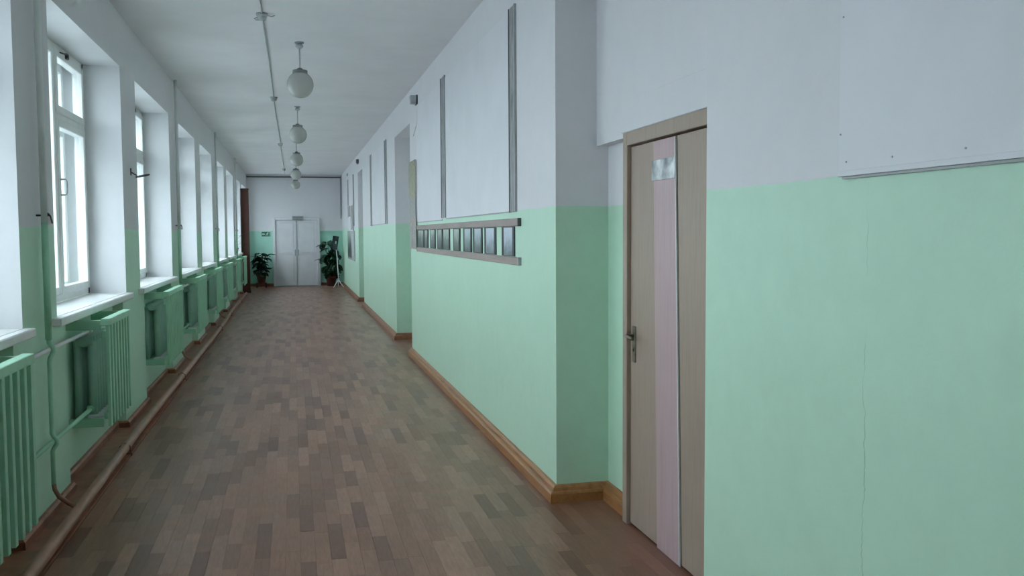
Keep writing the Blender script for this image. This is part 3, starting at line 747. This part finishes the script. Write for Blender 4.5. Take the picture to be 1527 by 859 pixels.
limb(.045, .035, .028, -.008, .022); limb(.045, .028, .078, .016, .009); limb(.04, .03, .012, .014, .009); limb(.03, -.006, .058, -.026, .011); limb(.058, -.024, .052, -.055, .010); limb(.026, -.004, .008, -.034, .011); limb(.01, -.032, -.02, -.034, .010)
limb(-.03, .0, -.085, 0, .018); poly([(-.08, .034), (-.115, 0), (-.08, -.034)])
limb(.10, -.058, .10, .06, .008); limb(.075, .06, .104, .06, .008)
obj('pictogram', bm, 'sign_white', t)

# leaves
def leaf_mesh(name, L_, W_, shape, mat, droop=.25, fold=.25):
    bm = bmn(); n = 8; rows = []
    for i in range(n + 1):
        s = i / n
        if shape == 'heart': w = W_ * (max(0, math.sin(PI * min(1, s * .93 + .07))) ** .6) * (1 - .35 * s)
        elif shape == 'lobed': w = W_ * (math.sin(PI * min(1, s * .9 + .08)) ** .6) * (1.0 if i % 2 else .55)
        else: w = W_ * math.sin(PI * min(1, s * .95 + .03)) ** .8
        if i == n: w = .002
        y = s * L_; z = -droop * L_ * s * s
        rows.append([bm.verts.new((-w / 2, y, z + fold * w / 2)), bm.verts.new((0, y, z)), bm.verts.new((w / 2, y, z + fold * w / 2))])
    for a, b_ in zip(rows, rows[1:]):
        for k in (0, 1):
            f = bm.faces.new((a[k], a[k + 1], b_[k + 1], b_[k])); f.smooth = True
    ext = bmesh.ops.solidify(bm, geom=bm.faces[:], thickness=.0015)
    me = bpy.data.meshes.new(name); bm.to_mesh(me); bm.free(); me.materials.append(M[mat]); return me
def pot(parent, r, h, mat='pot'):
    bm = bmn(); lathe(bm, [(0, 0), (r * .7, 0), (r * .95, h * .82), (r * 1.04, h * .83), (r * 1.04, h), (r * .93, h), (r * .9, h * .9), (0, h * .9)], 20); obj('pot', bm, mat, parent)
    bm = bmn(); lathe(bm, [(0, h * .93), (r * .5, h * .93), (r * .9, h * .905)], 16); obj('soil', bm, 'soil', parent)
def put_leaf(me, parent, p, azim, pitch, roll=0, s=1):
    w = parent.location; lo = XL + .03 if w.x > XL else -1.60
    while w.x + p[0] - math.sin(azim) * .3 * s > XR - .03 or w.x + p[0] - math.sin(azim) * .3 * s < lo or w.y + p[1] + math.cos(azim) * .3 * s > YE - .04: azim = rnd.uniform(-PI, PI)
    o_ = bpy.data.objects.new('leaf', me); C.objects.link(o_); o_.parent = parent
    o_.location = p; o_.rotation_euler = (pitch, roll, azim); o_.scale = (s, s, s); return o_
rnd = random.Random(3)
# dark bushy plant by the exit sign
t = thing('potted_plant', (-.93, 28.05, 0), 'dark bushy plant in a brown pot below the exit sign', 'plant', 'potted plants')
bm = bmn(); box(bm, -.15, .15, -.15, .15, .12, .145, bev=.004)
for sx in (-1, 1):
    for sy in (-1, 1): box(bm, sx * .13 - .014, sx * .13 + .014, sy * .13 - .014, sy * .13 + .014, 0, .12)
pb = obj('stand', bm, 'redbrown', t)
bm = bmn(); lathe(bm, [(0, .145), (.10, .145), (.145, .36), (.155, .362), (.155, .40), (.14, .40), (.135, .375), (0, .375)], 20); obj('pot', bm, 'pot', t)
lm = leaf_mesh('leaf', .24, .12, 'plain', 'leaf2', .35)
for k in range(7):
    a = rnd.uniform(0, 2 * PI); R_ = rnd.uniform(.03, .14); hh = rnd.uniform(.85, 1.02)
    bm = bmn(); tube(bm, [(0, 0, .37), (R_ * .4 * math.cos(a), R_ * .4 * math.sin(a), .65), (R_ * math.cos(a), R_ * math.sin(a), hh)], .008, 6); obj('stem', bm, 'stem', t)
for k in range(90):
    z = rnd.uniform(.40, 1.03); a = rnd.uniform(0, 2 * PI); R_ = rnd.uniform(.02, .11 + .08 * (z > .8))
    put_leaf(lm, t, (R_ * math.cos(a), R_ * math.sin(a), z), a - PI / 2 + rnd.uniform(-.5, .5), rnd.uniform(-.3, .6), rnd.uniform(-.4, .4), rnd.uniform(.75, 1.15))
# large leafy plant right of the double door
t = thing('potted_plant', (1.08, 28.2, 0), 'large dark plant with broad lobed leaves behind the tripod stand', 'plant', 'potted plants')
pot(t, .16, .30)
lm = leaf_mesh('leaf', .29, .25, 'lobed', 'leaf', .3); lm2 = leaf_mesh('leaf', .26, .13, 'plain', 'leaf', .35)
STEMS = [(-.28, -.05, 1.24), (-.12, -.08, 1.30), (-.26, -.04, .82), (-.10, .0, .92), (.16, -.02, 1.02), (.22, .02, .82), (.20, -.05, .62), (-.05, -.1, .58), (-.15, .05, .55), (.1, .05, 1.1), (.0, -.06, .78), (-.18, -.05, 1.14), (.12, -.08, .45), (-.1, -.1, .42)]
for (sx, sy, sz) in STEMS:
    bm = bmn(); tube(bm, [(0, 0, .27), (sx * .25, sy * .3, .27 + (sz - .27) * .6), (sx * .8, sy, sz)], .007, 6); obj('stem', bm, 'stem', t)
    a = math.atan2(sy - .3, sx)
    for q in range(4):
        put_leaf(lm if q < 3 else lm2, t, (sx * .8 + rnd.uniform(-.04, .04), sy + rnd.uniform(-.04, .02), sz + rnd.uniform(-.05, .05)), a - PI / 2 + rnd.uniform(-1.2, 1.2), rnd.uniform(-.9, .3), rnd.uniform(-.5, .5), rnd.uniform(.75, 1.1))
for k in range(22):
    z = rnd.uniform(.35, 1.05); put_leaf(lm2, t, (rnd.uniform(.05, .26), rnd.uniform(-.08, .02), z), -PI / 2 + rnd.uniform(-.5, .3), rnd.uniform(-.7, .1), rnd.uniform(-.4, .4), rnd.uniform(.8, 1.1))
# palm like plant on the last sill
t = thing('potted_plant', (-1.44, 24.55, SILL + .045), 'thin-leaved plant on the sill of the last window', 'plant', 'potted plants')
pot(t, .08, .13)
lm = leaf_mesh('leaf', .42, .03, 'plain', 'leaf2', .45)
for k in range(14):
    put_leaf(lm, t, (0, 0, .12 + .3 * (k % 3) * .5), rnd.uniform(-PI, PI), rnd.uniform(.3, 1.1), 0, rnd.uniform(.7, 1.1))
bm = bmn(); tube(bm, [(0, 0, .11), (.01, 0, .3), (.0, .01, .45)], .009, 6); obj('stem', bm, 'stem', t)
# tripod stand with a small dark board
t = thing('tripod_stand', (1.245, 27.45, 0), 'white tripod stand holding a small black board', 'stand')
bm = bmn(); tube(bm, [(.02, 0, .20), (-.03, 0, 1.15)], .014, 8); obj('pole', bm, 'white_plastic', t)
for ex, ey in ((-.13, -.15), (.16, -.12), (.02, .2)):
    bm = bmn(); tube(bm, [(.02, 0, .23), (ex * .55, ey * .55, .10), (ex, ey, .012)], .012, 8); obj('leg', bm, 'white_plastic', t)
bm = bmn(); rot = Matrix.Translation((-.065, -.02, 1.30)) @ Matrix.Rotation(math.radians(9), 4, 'Y') @ Matrix.Rotation(math.radians(-12), 4, 'X')
box(bm, -.085, .085, -.01, .01, -.20, .20, bev=.003, rot=None); bmesh.ops.transform(bm, matrix=rot, verts=bm.verts[:]); bd = obj('board', bm, 'dark_edge', t)
bm = bmn(); box(bm, .0, .04, -.0125, -.010, -.03, .05); bmesh.ops.transform(bm, matrix=rot, verts=bm.verts[:]); obj('sticker', bm, 'grn_rad', bd)
bm = bmn(); box(bm, -.05, .0, -.02, .02, 1.08, 1.14, bev=.004); obj('clamp', bm, 'grey_plastic', t)
